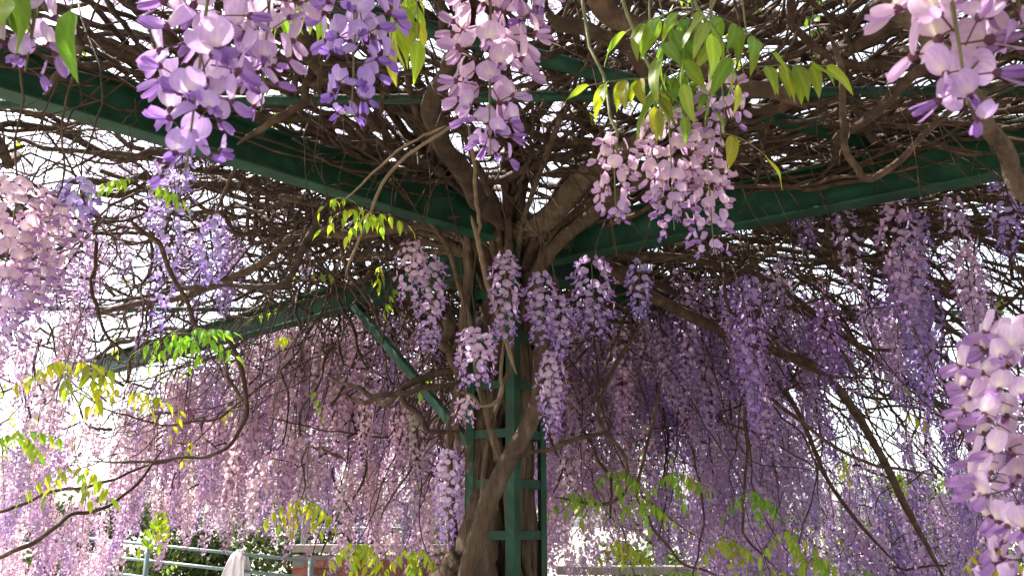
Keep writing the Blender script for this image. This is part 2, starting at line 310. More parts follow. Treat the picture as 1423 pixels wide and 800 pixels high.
# vines lying along and hanging over the front beams
for (b0, b1, zz) in (((-.1, 3.86), (-3.3, .9), ZB+.05), ((.14, 4.12), (4.2, 1.46), ZB), ((-.14, 4.26), (-3.9, 7.55), ZB)):
    b0, b1 = Vector(b0), Vector(b1); dv = (b1-b0).normalized(); nv_ = Vector((dv.y, -dv.x))
    if nv_.y > 0: nv_ = -nv_
    for k in range(13 if b1.y < 4 else 2):
        u0 = random.uniform(0, .7); L = random.uniform(.8, 2.0); n_ = 26; t = np.linspace(0, 1, n_); p = b0 + (b1-b0)*u0
        off = random.uniform(.03, .13)+.03*np.sin(t*random.uniform(3, 9)+k); zc = zz + random.uniform(.10, .24) + .05*np.sin(t*random.uniform(4, 10)+2*k) - .07*t*random.random()
        P = np.stack([p.x+dv.x*L*t+nv_.x*off, p.y+dv.y*L*t+nv_.y*off, zc], -1); rad = random.choice((.005, .007, .009, .013)); branch(wob(P, .012), tap(rad, rad*.5, n_), 6)
# secondary branches wandering over the roof
def wander(x, y, head, L, r0, r1, lay, pull, step=.085, jit=.16, zj=.020):
    n_ = max(8, int(L/step)); P = np.zeros((n_, 3)); h = head; jz = 0
    for k in range(n_):
        P[k] = (x, y, roof(x, y) + lay + jz); x += step*math.sin(h); y += step*math.cos(h)
        rad = math.atan2(x-POST.x, y-POST.y); dh = (rad-h+math.pi) % (2*math.pi)-math.pi
        h += random.gauss(0, jit) + pull*dh; jz = .94*jz + random.gauss(0, zj)
    return P, tap(r0, r1, n_)
sec = []
for k in range(1560):
    if k % 100 < 78: th = random.uniform(1.35, 2*math.pi-1.35); r = random.uniform(.2, 5.0)
    else: th = random.choice((random.gauss(1.0, .5), random.gauss(-.8, .6))); r = random.uniform(.4, 3.6)
    x, y = POST.x+r*math.sin(th), POST.y+r*math.cos(th)
    if y < -3.0: continue
    ql = -2.25 < (th+math.pi) % (2*math.pi)-math.pi < -.8
    if -2.95 < (th+math.pi) % (2*math.pi)-math.pi < -2.25 and r > 1 and random.random() < .3: continue
    if ql and r > .8 and random.random() < .66: continue
    hd = th + random.choice((0, 0, 0, random.gauss(0, 1), math.pi/2, -math.pi/2)) + random.gauss(0, .35)
    rad = random.choice((.006, .007, .008, .010, .012, .016, .024))
    sec.append(wander(x, y, hd, random.uniform(1.2, 3.2) if not ql else random.uniform(.7, 1.8), rad, rad*.4, abs(random.gauss(0, .2))-.04, .05, jit=.3 if ql else .16, zj=.045 if ql else .02))
NI = 300 - NB[0] - 1
for P, R in sec[:NI]: branch(P, R, 6)
tw = MB()
for P, R in sec[NI:]: tw.add(*tube(P-PO, R, 5))
def in_view_bias():
    return random.random()
for k in range(7500):                                        # fine twigs forking off the branches
    P0, R0 = sec[random.randrange(len(sec))]; j0 = random.randrange(2, len(P0)-1)
    if P0[j0][1] < -1: continue
    if P0[j0][1] > POST.y and random.random() < .4: continue
    d = (P0[j0]-P0[j0-1])/.085 + rng.normal(0, .75, 3)*(1, 1, .6); d /= np.linalg.norm(d); n_ = random.randint(4, 11); P = np.zeros((n_, 3)); P[0] = P0[j0]
    for j in range(1, n_): d = d + rng.normal(0, .2, 3); d[2] -= .03; d /= np.linalg.norm(d); P[j] = P[j-1]+d*.085
    rad = min(R0[j0]*.75, random.choice((.0018, .0022, .003, .004, .005))); tw.add(*tube(P-PO, tap(rad, rad*.4, n_), 3))
for k in range(1500):                                         # hanging shoots behind the beams
    th = random.gauss(.25, .85); r = random.uniform(1.0, 4.6)
    x, y = POST.x+r*math.sin(th), POST.y+r*math.cos(th); z = float(roof(x, y)) + .05; L = random.uniform(.3, 1.15); n_ = 12
    t = np.linspace(0, 1, n_); hd = th+random.gauss(0, .8); sw = random.uniform(.05, .6)
    P = np.stack([x+sw*t*math.sin(hd), y+sw*t*math.cos(hd), z-L*t**1.3], -1); P[:, :2] += np.cumsum(rng.normal(0, .012, (n_, 2)), 0)
    rad = random.choice((.002, .003, .004, .006)); tw.add(*tube(P-PO, tap(rad, rad*.5, n_), 4))
for k in range(2150):                                        # crooked branchlets crossing every way under the rear and left roof
    th = random.gauss(-.35, 1.05); r = random.uniform(.8, 5.6); x, y = POST.x+r*math.sin(th), POST.y+r*math.cos(th)
    if proj(Vector((x, y, 2.7)))[2] < 3.4: continue
    fr = (x-POST.x)*.61 + (y-POST.y)*.79 < .1
    z = float(roof(x, y)) + (random.uniform(.0, .45) if fr else .1-abs(random.gauss(0, .34))); n_ = random.randint(8, 18); d = rng.normal(0, 1, 3)*(1, 1, .75); d /= np.linalg.norm(d); P = np.zeros((n_, 3)); P[0] = (x, y, z)
    for j in range(1, n_): d = d + rng.normal(0, .26, 3); d /= np.linalg.norm(d); P[j] = P[j-1] + d*.075
    rad = random.choice((.003, .004, .005, .007, .010, .013)); tw.add(*tube(P-PO, tap(rad, rad*.55, n_), 4))
for k in range(420):                                         # longer bare stems trailing before the blossom
    th = random.gauss(.1, .8); r = random.uniform(.7, 2.6); x, y = POST.x+r*math.sin(th), POST.y+r*math.cos(th)
    if (x-POST.x)*.61 + (y-POST.y)*.79 < .3: continue
    z = float(roof(x, y)) - random.uniform(-.1, .5); n_ = random.randint(14, 26); d = np.array((math.sin(th)+random.gauss(0, .8), math.cos(th)*.5+random.gauss(0, .4), random.gauss(-.55, .4))); d /= np.linalg.norm(d); P = np.zeros((n_, 3)); P[0] = (x, y, z)
    for j in range(1, n_): d = d + rng.normal(0, .17, 3); d /= np.linalg.norm(d); P[j] = P[j-1] + d*.075
    rad = random.choice((.004, .005, .006, .008, .011)); tw.add(*tube(P-PO, tap(rad, rad*.45, n_), 5))
o = obj('twig_tangle', tw.mesh('twig_tangle', True, False), M_bark, vine, kind='stuff')
# ------------------------------------------------------------------ flowers
PALE = np.array((.70, .57, .64)); DEEP = np.array((.39, .235, .47)); CAL = np.array((.22, .10, .13))
def grid(nu, nv, fn, cf):
    u = np.linspace(0, 1, nu); v = np.linspace(-1, 1, nv); uu, vv = np.meshgrid(u, v, indexing='ij'); uu, vv = uu.ravel(), vv.ravel()
    V = np.stack(fn(uu, vv), -1); C = cf(uu, vv); i = np.arange(nu-1)[:, None]*nv + np.arange(nv-1)[None]
    return V, [np.stack([i, i+1, i+nv+1, i+nv], -1).reshape(-1, 4)], C
def banner_np(nu=8, nv=15, seed=0, open_=1.0):
    r = np.random.default_rng(seed); fold = r.uniform(.08, .34)/open_; lean = r.uniform(-.1, .35); tw_ = r.normal(0, .08); ruf = r.uniform(.02, .05); ph = r.uniform(0, 6)
    def fn(u, v):
        w = .56*open_*np.sqrt(np.clip(1-(1.9*(u-.53))**2*.98, .015, 1)); y = w*v*(1+tw_*u)
        z = .12 + .98*u - .05*np.exp(-(v/.25)**2)*(u > .95)
        x = .92 + lean*u - .22*u*u - fold*v*v*(.4+.6*u) + ruf*np.sin(4*v+5*u+ph) + .05*np.exp(-(v/.2)**2)*(1-u)
        return x, y, z
    def cf(u, v):
        c = PALE[None]*(1-.10*np.abs(v)[:, None]*np.array([1, 1.4, .3])); k = np.exp(-((u-.22)/.2)**2 - (v/.42)**2)[:, None]
        c = c*(1-.13*(np.sin(v*20+u*2*np.sign(v)) > .25)[:, None]*np.clip(u*3, 0, 1)[:, None]*np.array((.8, 1.2, .5))) if nv > 9 else c
        return c*(1-k) + k*np.array((.82, .78, .55))
    return grid(nu, nv, fn, cf)
def wing_np(sgn, nu=6, nv=4, seed=0, pale=0):
    r = np.random.default_rng(seed); sp = r.uniform(.1, .34); dr = r.uniform(.35, .75)
    def fn(u, v):
        w = .19*np.sqrt(np.clip(1-(1.85*(u-.55))**2, .03, 1))
        return .95+.80*u-.08*u*u, sgn*(.06+sp*u-.1*u*u) + .05*v*v*sgn, .08-dr*.75*u+w*v+.12*u*u
    def cf(u, v): return DEEP[None] + (PALE-DEEP)[None]*np.clip(.42-.5*u+pale, 0, .9)[:, None]
    return grid(nu, nv, fn, cf)
def keel_np(nu=6, nv=5, seed=0, pale=0):
    dr = np.random.default_rng(seed).uniform(.4, .8)
    def fn(u, v):
        w = .13*np.sqrt(np.clip(1-(1.8*(u-.52))**2, .02, 1)); return .93+.78*u, w*v, .05-dr*.8*u+.28*u*u-(.16*(1-v*v))*np.sqrt(np.clip(1-(1.8*(u-.5))**2, 0, 1))
    def cf(u, v): return np.tile((DEEP*(1-pale)+PALE*pale)*np.array((.9, .85, .95)), (len(u), 1))
    return grid(nu, nv, fn, cf)
def calyx_np():
    mb = MB(); mb.add(*tube([(0, 0, 0), (.3, 0, .06), (.6, 0, .1), (.8, 0, .1)], [.03, .028, .028, .035], 5), CAL*np.array((1.0, 1.3, .9)))
    mb.add(*tube([(.76, 0, .1), (.84, 0, .1), (.95, 0, .1), (1.03, 0, .1)], [.04, .12, .145, .10], 7), CAL); return mb
NV = 5
me_cal = calyx_np().mesh('calyx')
me_ban = [mesh_np('banner_petal', *banner_np(seed=s, open_=1 if s < 4 else .7)) for s in range(NV)]
me_wl = [mesh_np('wing_petal', *wing_np(1, seed=s)) for s in range(NV)]; me_wr = [mesh_np('wing_petal', *wing_np(-1, seed=s+3)) for s in range(NV)]
me_kl = [mesh_np('keel_petal', *keel_np(seed=s)) for s in range(NV)]
pa_wl = [mesh_np('wing_petal', *wing_np(1, seed=s, pale=.5)) for s in range(NV)]; pa_wr = [mesh_np('wing_petal', *wing_np(-1, seed=s+3, pale=.5)) for s in range(NV)]; pa_kl = [mesh_np('keel_petal', *keel_np(seed=s, pale=.35)) for s in range(NV)]
for m in (me_cal, *me_ban, *me_wl, *me_wr, *me_kl, *pa_wl, *pa_wr, *pa_kl): m.materials.append(M_petal)
def floret_arr(seed, nu=4, nv=4, rich=True):
    mb = MB(); mb.add(*banner_np(nu, nv, seed)); 
    if rich: mb.add(*wing_np(1, 3, 2, seed)); mb.add(*wing_np(-1, 3, 2, seed+9)); mb.add(*tube([(0, 0, 0), (.5, 0, .08), (1, 0, .1)], [.03, .03, .08], 3), CAL)
    else: mb.add(*keel_np(3, 3, seed))
    return mb.arrays()
me_flo = []
for s in range(4):
    V, Fd, C = floret_arr(s, 6, 5); m = mesh_np('floret', V, list(Fd.values()), C); m.materials.append(M_petal); me_flo.append(m)
def floret_spots(L, n, rad, size, rnd, taper=.45, loose=1.0, bare=0.0):
    "position, rotation, scale of each floret on a hanging raceme of length L"
    out = []; ph = rnd.uniform(0, 6.3)
    for k in range(n):
        t = (k+.5+rnd.uniform(-.35, .35))/n; t = min(max(t, 0), 1)
        z = -L*(bare+(1-bare)*t**.95); ph += 2.39996+rnd.gauss(0, .22)
        env = (min(1, .55+2.6*t)) * (1-(1-taper)*max(0, (t-.3)/.7)**1.2)
        s = size*(1-.42*max(0, (t-.45)/.55)**1.3)*rnd.uniform(.86, 1.14)
        reach = max(rad*env - 1.25*s, -.35*s)*rnd.uniform(.6, 1.2)      # how far the pedicel base stands off the rachis
        out.append((z, ph, reach, s, rnd.gauss(-.12 + .25*t, .26*loose), rnd.gauss(0, .3*loose), t))
    return out
def frot(ph, pitch, roll): return Quaternion((0, 0, 1), ph) @ Quaternion((0, 1, 0), pitch) @ Quaternion((1, 0, 0), roll)
def tonecol(tone, t, rnd):
    k = np.clip(.1+.9*max(0, t-.45)/.55, 0, 1); c = np.array(tone)*(1-.28*k*np.array((1.15, 1.35, .25)))
    return c*rnd.uniform(.93, 1.06)
VIO, PNK, MID, BLU = (.85, .80, 1.02), (1.0, .94, .92), (.95, .91, 1.02), (.76, .78, 1.08)
heads = []
def make_hero(px, y0, y1, d, rad, n, size, tone, label, near, seed, group=None, tilt=(0, 0), taper=.45, bare=0.0, stalk=None, loose=1.0):
    rnd = random.Random(seed); top, bot = at(px, y0, d), at(px, y1, d); L = (top-bot).length; top_w = top
    root = obj('flower_raceme', None, loc=top_w); root.rotation_euler = (tilt[0], tilt[1], rnd.uniform(-.4, .4))
    tag(root, label, 'flower cluster', group)
    P = np.stack([np.zeros(9), np.zeros(9), np.linspace(0, -L, 9)], -1); P[:, :2] += np.cumsum(rng.normal(0, .03*L/9, (9, 2)), 0); P[0, :2] = 0
    mb = MB(); mb.add(*tube(P, tap(size*.075, size*.03, 9), 6)); obj('stem', mb.mesh('stem', True, False), M_green_stem, root)
    spots = floret_spots(L, n, rad, size, rnd, taper, loose, bare); big = None
    if near == 0: big = MB()
    for (z, ph, reach, s, pt, rl, t) in spots:
        f = -z/L*8; i0 = min(int(f), 7); ctr = P[i0]*(1-f+i0) + P[i0+1]*(f-i0)
        q = frot(ph, pt, rl); loc = Vector(ctr) + q @ Vector((reach, 0, 0)); c = tonecol(tone, t, rnd); k = rnd.randrange(NV)
        if near == 2:
            fo = obj('floret', me_cal, None, root, loc, q, s, c)
            WL, WR, KL = (pa_wl, pa_wr, pa_kl) if tone[2] < .95 and t < .8 else (me_wl, me_wr, me_kl)
            for nm, me in (('banner_petal', me_ban[k]), ('wing_petal', WL[rnd.randrange(NV)]), ('wing_petal', WR[rnd.randrange(NV)]), ('keel_petal', KL[k])): obj(nm, me, None, fo, color=c)
        elif near == 1: obj('floret', me_flo[k % 4], None, root, loc, q, s, c)
        else:
            V, Fd, C = FA[k % 4]; M3 = np.array(q.to_matrix())*s; big.add(V @ M3.T + np.array(loc), list(Fd.values()), C*c)
    if near == 0: obj('blossom', big.mesh('blossom'), M_petal, root, kind='stuff')
    heads.append((top_w, stalk)); return root
FA = [floret_arr(s, 4, 4) for s in range(4)]
H = 'raceme'
make_hero(312, -130, 268, .66, .050, 44, .025, MID, 'large pale lilac raceme with open florets hanging under the left beam', 2, 1, tilt=(0, .05), loose=1.3)
make_hero(386, -150, 185, .72, .040, 30, .0245, PNK, 'loose pinkish lilac strand beside the large pale raceme under the left beam', 2, 2, loose=1.3)
make_hero(505, -110, 178, .86, .052, 54, .023, VIO, 'violet blue raceme hanging between two paler ones, before the cross pipe', 2, 3)
make_hero(682, -60, 242, .88, .056, 56, .0245, PNK, 'pale pink raceme tapering to a violet tip, hanging above the post head', 2, 4)
make_hero(740, -120, 60, .92, .045, 20, .025, PNK, 'short pale pink raceme half behind the tapering one above the post', 2, 14)
make_hero(852, 200, 318, 1.16, .034, 24, .018, PNK, 'small loose pink raceme hanging before the right beam', 2, 5)
make_hero(930, 165, 330, 1.16, .046, 62, .0185, PNK, 'full pinkish raceme under green leaves, in front of the right beam', 2, 6, taper=.6)
make_hero(980, 190, 362, 1.18, .034, 40, .0185, PNK, 'slender pink strand with gappy tip, beside the full raceme before the right beam', 2, 7, taper=.75)
make_hero(1003, 108, 182, 1.14, .034, 14, .021, PNK, 'short pink flower tuft among the green leaves', 2, 8, taper=.8)
make_hero(1312, -60, 168, .52, .042, 20, .0245, PNK, 'close pale pink raceme with wide open florets, beside the slanting brown stem', 2, 9, loose=1.5)
make_hero(1390, -110, 120, .54, .044, 22, .0245, PNK, 'pale lilac raceme overlapping the slanting brown stem', 2, 10, loose=1.5)
make_hero(1425, 455, 930, .60, .058, 220, .0158, (1.03, 1.0, 1.02), 'large dense whitish lilac raceme with violet lower florets, beside the drooping branches', 2, 11, taper=.8, stalk=(.35, .05))
make_hero(48, 20, 108, .80, .035, 9, .024, MID, 'few lilac florets hidden behind the big green leaves', 2, 12)
make_hero(26, 265, 480, 1.9, .105, 150, .027, PNK, 'broad full pinkish raceme hanging left of the left beam', 1, 13, taper=.55)
make_hero(72, 290, 430, 2.0, .075, 70, .026, PNK, 'slim pinkish raceme pressed against the broad full one', 1, 23, taper=.5)
make_hero(110, 258, 315, 2.3, .058, 34, .027, BLU, 'small bluish violet flower bunch under the tangled roof beyond the left beam', 1, 15, taper=.8)
make_hero(300, 310, 400, 3.0, .062, 54, .026, BLU, 'bluish raceme hanging from the tangled roof between the two left beams', 0, 16)
make_hero(573, 342, 425, 3.4, .070, 60, .025, PNK, 'loose pale pink raceme left of the post head', 0, 17, group=None, taper=.6)
make_hero(600, 362, 492, 3.42, .075, 86, .025, MID, 'long lilac raceme with violet tip hanging left of the post', 0, 18)
make_hero(702, 356, 478, 3.35, .066, 96, .026, MID, 'compact cylindrical raceme with violet tip in front of the post', 0, 19, taper=.6)
make_hero(752, 384, 482, 3.4, .070, 70, .026, VIO, 'violet raceme with bare lower stem in front of the post', 0, 20, taper=.7)
make_hero(777, 416, 500, 3.42, .060, 56, .025, VIO, 'narrow violet raceme touching the bare stemmed one by the post', 0, 21, taper=.4)
make_hero(822, 366, 468, 3.55, .10, 100, .027, VIO, 'wide violet flower bunch right of the post under the right beam', 0, 22, taper=.75)
make_hero(888, 368, 446, 3.6, .06, 46, .025, BLU, 'small blue violet raceme under the right beam, right of the wide bunch', 0, 24)
make_hero(663, 462, 534, 3.38, .092, 76, .027, MID, 'stubby rounded lilac bunch with violet underside on the post', 0, 25, taper=.8)
make_hero(766, 496, 602, 3.4, .064, 80, .025, MID, 'slender lilac raceme hanging along the right edge of the post', 0, 26, taper=.5)
make_hero(646, 556, 590, 3.45, .05, 16, .027, PNK, 'tiny round pink flower tuft on the left of the post', 0, 27, taper=.9)
make_hero(622, 630, 752, 3.5, .062, 90, .025, MID, 'long drooping raceme with violet tip beside the foot of the brace', 0, 28)
# shoots that carry the hanging racemes, from the raceme head up into the roof
for k, (h, st) in enumerate(heads):
    zr = float(roof(h.x, h.y)) + .12; mid = h + Vector((random.uniform(-.08, .08), random.uniform(-.05, .1), (zr-h.z)*.45))
    e = Vector((h.x+random.uniform(-.25, .25), h.y+random.uniform(-.1, .3), max(zr, h.z+.12)))
    pts = [h-Vector((0, 0, .005)), h+Vector((0, 0, .03)), mid, e]
    if st: pts = [h-Vector((.004, 0, .01)), h+Vector((.05, .01, .012)), h+Vector((.14, .03, .10)), Vector((h.x+st[0]*1.6, h.y+st[1]*2, zr))]
    P = wob(spline(pts, 22), .008 if not st else .002); P[:2] -= P[0]-np.array(h); X, fs = tube(P-PO, tap(.0018, .0035, 22), 6); mb = MB(); mb.add(X, fs)
    obj('shoot', mb.mesh('shoot', True, False), M_green_stem if h.y < 1.6 else M_bark, vine)
# curtain racemes: eight shapes, reused
def raceme_arr(seed, L, n, rad, size, rich):
    rnd = random.Random(seed); mb = MB(); fl = [floret_arr(s, 3, 3, rich) for s in range(3)]
    mb.add(*tube([(0, 0, .10), (0.004, 0, 0), (0, .004, -L*.5), (0, 0, -L)], [.003, .003, .002, .001], 3), (.2, .12, .10))
    for (z, ph, reach, s, pt, rl, t) in floret_spots(L, n, rad, size, rnd, .35, 1.1, .04):
        q = frot(ph, pt, rl); V, Fd, C = fl[rnd.randrange(3)]; M3 = np.array(q.to_matrix())*s; loc = np.array(q @ Vector((reach, 0, z*0))) + (0, 0, z)
        mb.add(V @ M3.T + loc, list(Fd.values()), C*tonecol((1, 1, 1), t, rnd))
    V, Fd, C = mb.arrays(); g_ = C.mean(1, keepdims=True); return V, Fd, (C*.8 + g_*.2*np.array((1.05, .98, 1.0)) if rich else C*.6 + g_*.4*np.array((1.06, .97, 1.0)))
RS = [(.26, 34, .06), (.44, 52, .062), (.38, 90, .085), (.66, 88, .06), (.34, 62, .075), (.40, 74, .075), (.46, 84, .07), (.52, 92, .07), (.30, 56, .08), (.60, 100, .07)]
me_rac = []
for s, (L, n_, rd) in enumerate(RS):
    V, Fd, C = raceme_arr(40+s, L, n_, rd, .026, True); m = mesh_np('flower_raceme', V, list(Fd.values()), C); m.materials.append(M_petal); me_rac.append(m)
low = [raceme_arr(60+s, L, int(n_*.62), rd, .035, False) for s, (L, n_, rd) in enumerate(RS)]
cand = []
tries = 0
while len(cand) < 2050 and tries < 80000:
    tries += 1
    if len(cand) >= 1630: x, y = random.uniform(.2, 4.2), random.uniform(5.2, 8.6); th, r = math.atan2(x-POST.x, y-POST.y), math.hypot(x-POST.x, y-POST.y)
    elif len(cand) >= 1050: x, y = random.uniform(-6.5, -.2), random.uniform(4.6, 9.4); th, r = math.atan2(x-POST.x, y-POST.y), math.hypot(x-POST.x, y-POST.y)
    elif random.random() < .84:
        th = random.gauss(0, .95); r = random.uniform(1.0, 5.4)
    else: th = random.uniform(-2.3, -.7); r = random.uniform(1.2, 5)
    x, y = POST.x+r*math.sin(th), POST.y+r*math.cos(th)
    if math.sin(2.3*x+.9*y+1)+math.sin(1.7*y-2.1*x)+.8*math.sin(4.1*x+.4)+.8*math.sin(3.7*y+2.2) < random.uniform(-2.2, .8 if len(cand) < 1050 else -.2): continue
    beh = (x-POST.x)*.61 + (y-POST.y)*.79
    if beh < .25 and len(cand) < 1050 and (x > 0 or r < 1.6 or random.random() < .5): continue
    hi = beh < .25 and len(cand) < 1050
    z = float(roof(x, y)) + (random.uniform(.1, .75) if hi else 0) + random.uniform(-.5 if len(cand) < 1050 else -1.25 if len(cand) < 1630 else -1.35, -.1); p = Vector((x, y, z)); px, py, d = proj(p)
    if d < 3.2 or (d < 4.4 and 560 < px < 830) or not -150 < px < 1570 or not 150 < py < 900: continue
    if beh < .2 and not hi and px > 120: continue
    if hi and 120 < px < 650 and py + .5*F/d > 485-(px-150)*.219: continue
    if 175 < px < 420 and py + .42*F/d > 752: continue
    cand.append((d, p, px, py))
cand.sort(key=lambda c: c[0])
def region(px, py):
    if px < 640:
        if py < 430: return 0
        return 1
    return 2 if px < 900 else 3
HUE = ['lilac ', 'pink lilac ', 'lilac ', 'purple ']
LAB = [('raceme hanging from the tangled roof above the left rear beam', 'racemes above the left rear beam'),
       ('raceme in the curtain below the left rear beam', 'racemes in the curtain below the left rear beam'),
       ('raceme in the curtain just right of the trellis post', 'racemes in the curtain beside the post'),
       ('raceme in the curtain among the drooping right branches', 'racemes among the drooping right branches')]
stuff = MB(); ni = 0
for (d, p, px, py) in cand:
    rg = region(px, py); rnd = random
    tone = np.array({0: (1, .96, 1.02), 1: (1.08, .97, .93), 2: (1.05, .97, .96), 3: (.93, .85, .98)}[rg])*rnd.uniform(.88, 1.08)*np.array((rnd.uniform(.92, 1.05), rnd.uniform(.92, 1.04), 1))
    vio = rnd.random() < .14
    if vio: tone = tone*np.array((.78, .74, 1.02))
    sc = rnd.uniform(.8, 1.25); k = rnd.randrange(len(RS)); az = rnd.uniform(0, 6.28)
    q = Quaternion((1, 0, 0), rnd.gauss(0, .13)) @ Quaternion((0, 1, 0), rnd.gauss(0, .13)) @ qz(az)
    if ni < 265:
        o = obj('flower_raceme', me_rac[k], None, None, p, q, sc, tone); tag(o, (('short ' if RS[k][0] < .35 else 'long ' if RS[k][0] > .5 else '') + ('violet blue ' if vio else HUE[rg]) + LAB[rg][0]), 'flower cluster', LAB[rg][1]); ni += 1
    else:
        V, Fd, C = low[k]; M3 = np.array(q.to_matrix())*sc; stuff.add(V @ M3.T + np.array(p), list(Fd.values()), C*tone)
for k in range(330):                                         # unseen blossom added behind and beside the camera to block incoming light
    x = random.uniform(-5, 5); y = random.uniform(-4.2, -1.6) if random.random() < .7 else random.uniform(-2, 1.5)
    if y > -1.6 and abs(x) < 3.4: continue
    V, Fd, C = low[random.randrange(10)]; stuff.add(V*random.uniform(1, 1.5) + (x, y, float(roof(x, y))-random.uniform(0, .9)), list(Fd.values()), C)
for k in range(420):                                         # clusters standing on top of the tangled roof
    x = random.uniform(-5, 5); y = random.uniform(-1, 4.6); V, Fd, C = low[random.randrange(10)]
    stuff.add(V*random.uniform(.7, 1) + (x, y, float(roof(x, y))+random.uniform(.55, .95)), list(Fd.values()), C)
o = obj('wisteria_blossom', stuff.mesh('wisteria_blossom'), M_petal); tag(o, 'mass of pink and lilac wisteria blossom hanging behind the post and around the pergola', 'blossom', kind='stuff')
# ------------------------------------------------------------------ leaves
LG = np.array((.19, .27, .035)); LY = np.array((.30, .29, .035))
def leaflet_np(seed, nu=12, nv=7):
    r = np.random.default_rng(seed); droop = r.uniform(.15, .5); fold = r.uniform(.05, .2); tw_ = r.normal(0, .12)
    def fn(u, v):
        w = .225*np.clip(np.sin(np.pi*u**.72), 0, 1)**.85*(1-.55*u)+.003; x = u-.12*droop*u*u; return x, w*v*(1+0*u)+tw_*u*u*.3, -droop*u*u*.6+fold*np.abs(v)*w*2-.02*np.sin(8*u+v)
    def cf(u, v): return LG[None]*(1+.3*(1-np.clip(np.abs(v)*4, 0, 1))+.10*np.sin(26*u-9*np.abs(v)))[:, None]
    return grid(nu, nv, fn, cf)
me_lf = [mesh_np('leaflet', *leaflet_np(s)) for s in range(5)]
for m in me_lf: m.materials.append(M_leaf)
def leaf_layout(L, n, lf, rnd, hang=.6):
    "one compound leaf along +X: (pos, quat, scale)"
    out = []; P = np.stack([np.linspace(0, L, 9), np.zeros(9), -hang*L*np.linspace(0, 1, 9)**2*.5], -1)
    for k in range(n):
        t = .28+.72*k/(n-1) if n > 1 else 1; f = t*8; i0 = min(int(f), 7); c = P[i0]*(1-f+i0)+P[i0+1]*(f-i0)
        for s in ((1, -1) if k < n-1 else (0,)):
            q = qz(s*rnd.uniform(.8, 1.3)) @ Quaternion((0, 1, 0), rnd.uniform(.7, 1.35) if s else rnd.uniform(.5, 1.1)) @ Quaternion((1, 0, 0), rnd.gauss(0, .3))
            out.append((Vector(c), q, lf*rnd.uniform(.75, 1.1)*(1 if t > .4 else .8)))
    return P, out
def shoot(anchor, leaves, lf, label, cat='leaves', n=4, tone=(1, 1, 1), seed=0, hang=.7, group=None, rise=None):
    "a leafy shoot: leaves = list of (azimuth, length, pitch)"
    lf *= 1.1 if anchor.y < 1.7 else .66; tone = (tone[0]*.84, tone[1], tone[2]); rnd = random.Random(seed); root = obj('leafy_shoot', None, loc=anchor); tag(root, label, cat, group)
    st = MB(); leaves = list(leaves)
    if rise is None: rise = min(1.6 if anchor.y < 1.7 else .3, max(.15, float(roof(anchor.x, anchor.y))+.1-anchor.z))
    ex_ = rnd.uniform(-.15, .15)
    st.add(*tube(wob(spline([(0, 0, -.01), (ex_*.2, .01, rise*.3), (ex_, .06, rise)], 16), .012), tap(lf*.022, lf*.034, 16), 5)); obj('stem', st.mesh('stem', True, False), M_green_stem if anchor.y < 1.7 else M_bark, root)
    if anchor.y > 1.7: leaves = leaves + [(az+rnd.uniform(.5, 1.2), L*.9, pt+rnd.uniform(-.3, .4)) for (az, L, pt) in leaves]
    n = n+1 if n > 2 else n
    for (az, L, pt) in leaves:
        P, lay = leaf_layout(L, n, lf, rnd, hang); Q = qz(az) @ Quaternion((0, 1, 0), -pt); R3 = np.array(Q.to_matrix())
        mb = MB(); mb.add(*tube(P @ R3.T, tap(lf*.02, lf*.010, 9), 4)); obj('leaf_stalk', mb.mesh('leaf_stalk', True, False), M_green_stem, root)
        for (c, q, s) in lay:
            t = np.array(tone)*rnd.uniform(.8, 1.2)*np.array((rnd.uniform(.85, 1.3), 1, rnd.uniform(.7, 1.2)))
            obj('leaflet', me_lf[rnd.randrange(5)], None, root, Q @ c, Q @ q, s, t)
    return root
YEL, GRN, LIM = (1.75, 1.25, .9), (1, 1, 1), (1.35, 1.35, 1)
R_ = math.radians
shoot(at(45, -60, .80), [(R_(-70), .10, -.6), (R_(-120), .11, -.5), (R_(200), .09, -.7)], .066, 'large fresh green leaves hanging close under the left beam', tone=GRN, seed=1, n=3)
shoot(at(120, -40, .82), [(R_(-80), .06, -.9)], .066, 'single drooping green leaf beside the large fresh green leaves', tone=GRN, seed=2, n=1)
shoot(at(965, 15, 1.12), [(R_(-90), .11, -.5), (R_(-160), .10, -.6), (R_(-20), .12, -.4), (R_(-60), .15, -.8), (R_(-130), .13, -.9), (R_(170), .09, .1)], .054, 'bunch of green leaves above the pink racemes before the right beam', tone=(1.05, 1, 1), seed=3, n=3)
shoot(at(1035, 95, 1.12), [(R_(-8), .105, .05)], .054, 'row of drooping yellowish green leaflets on one stalk right of the leaf bunch', tone=(1.3, 1.05, .9), seed=4, n=4, hang=.2)
shoot(at(915, 110, 1.14), [(R_(190), .10, -.05), (R_(-110), .08, -.8)], .056, 'olive leaves drooping over the small loose pink raceme', tone=(1.25, 1, .9), seed=5, n=3, hang=.3)
shoot(at(1000, 185, 1.13), [(R_(-30), .07, -.35)], .056, 'narrow folded yellow leaves hanging right of the full pink raceme', tone=(1.5, 1.1, .9), seed=6, n=2)
shoot(at(930, 95, 1.16), [(R_(-70), .09, -.9), (R_(-120), .10, -.7), (R_(-40), .1, -.6)], .04, 'small dark green leaves just over the full pink raceme', tone=(.85, .9, 1), seed=7, n=3)
shoot(at(575, -20, 1.05), [(R_(-70), .10, -.9), (R_(-110), .12, -.8)], .05, 'yellow green leaves between the violet and the tapering pale racemes', tone=(1.5, 1.2, .9), seed=8, n=3)
shoot(at(430, 0, 1.4), [(R_(-60), .10, -.5), (R_(-130), .10, -.6)], .05, 'lime leaves catching light left of the violet raceme', tone=LIM, seed=9, n=3)
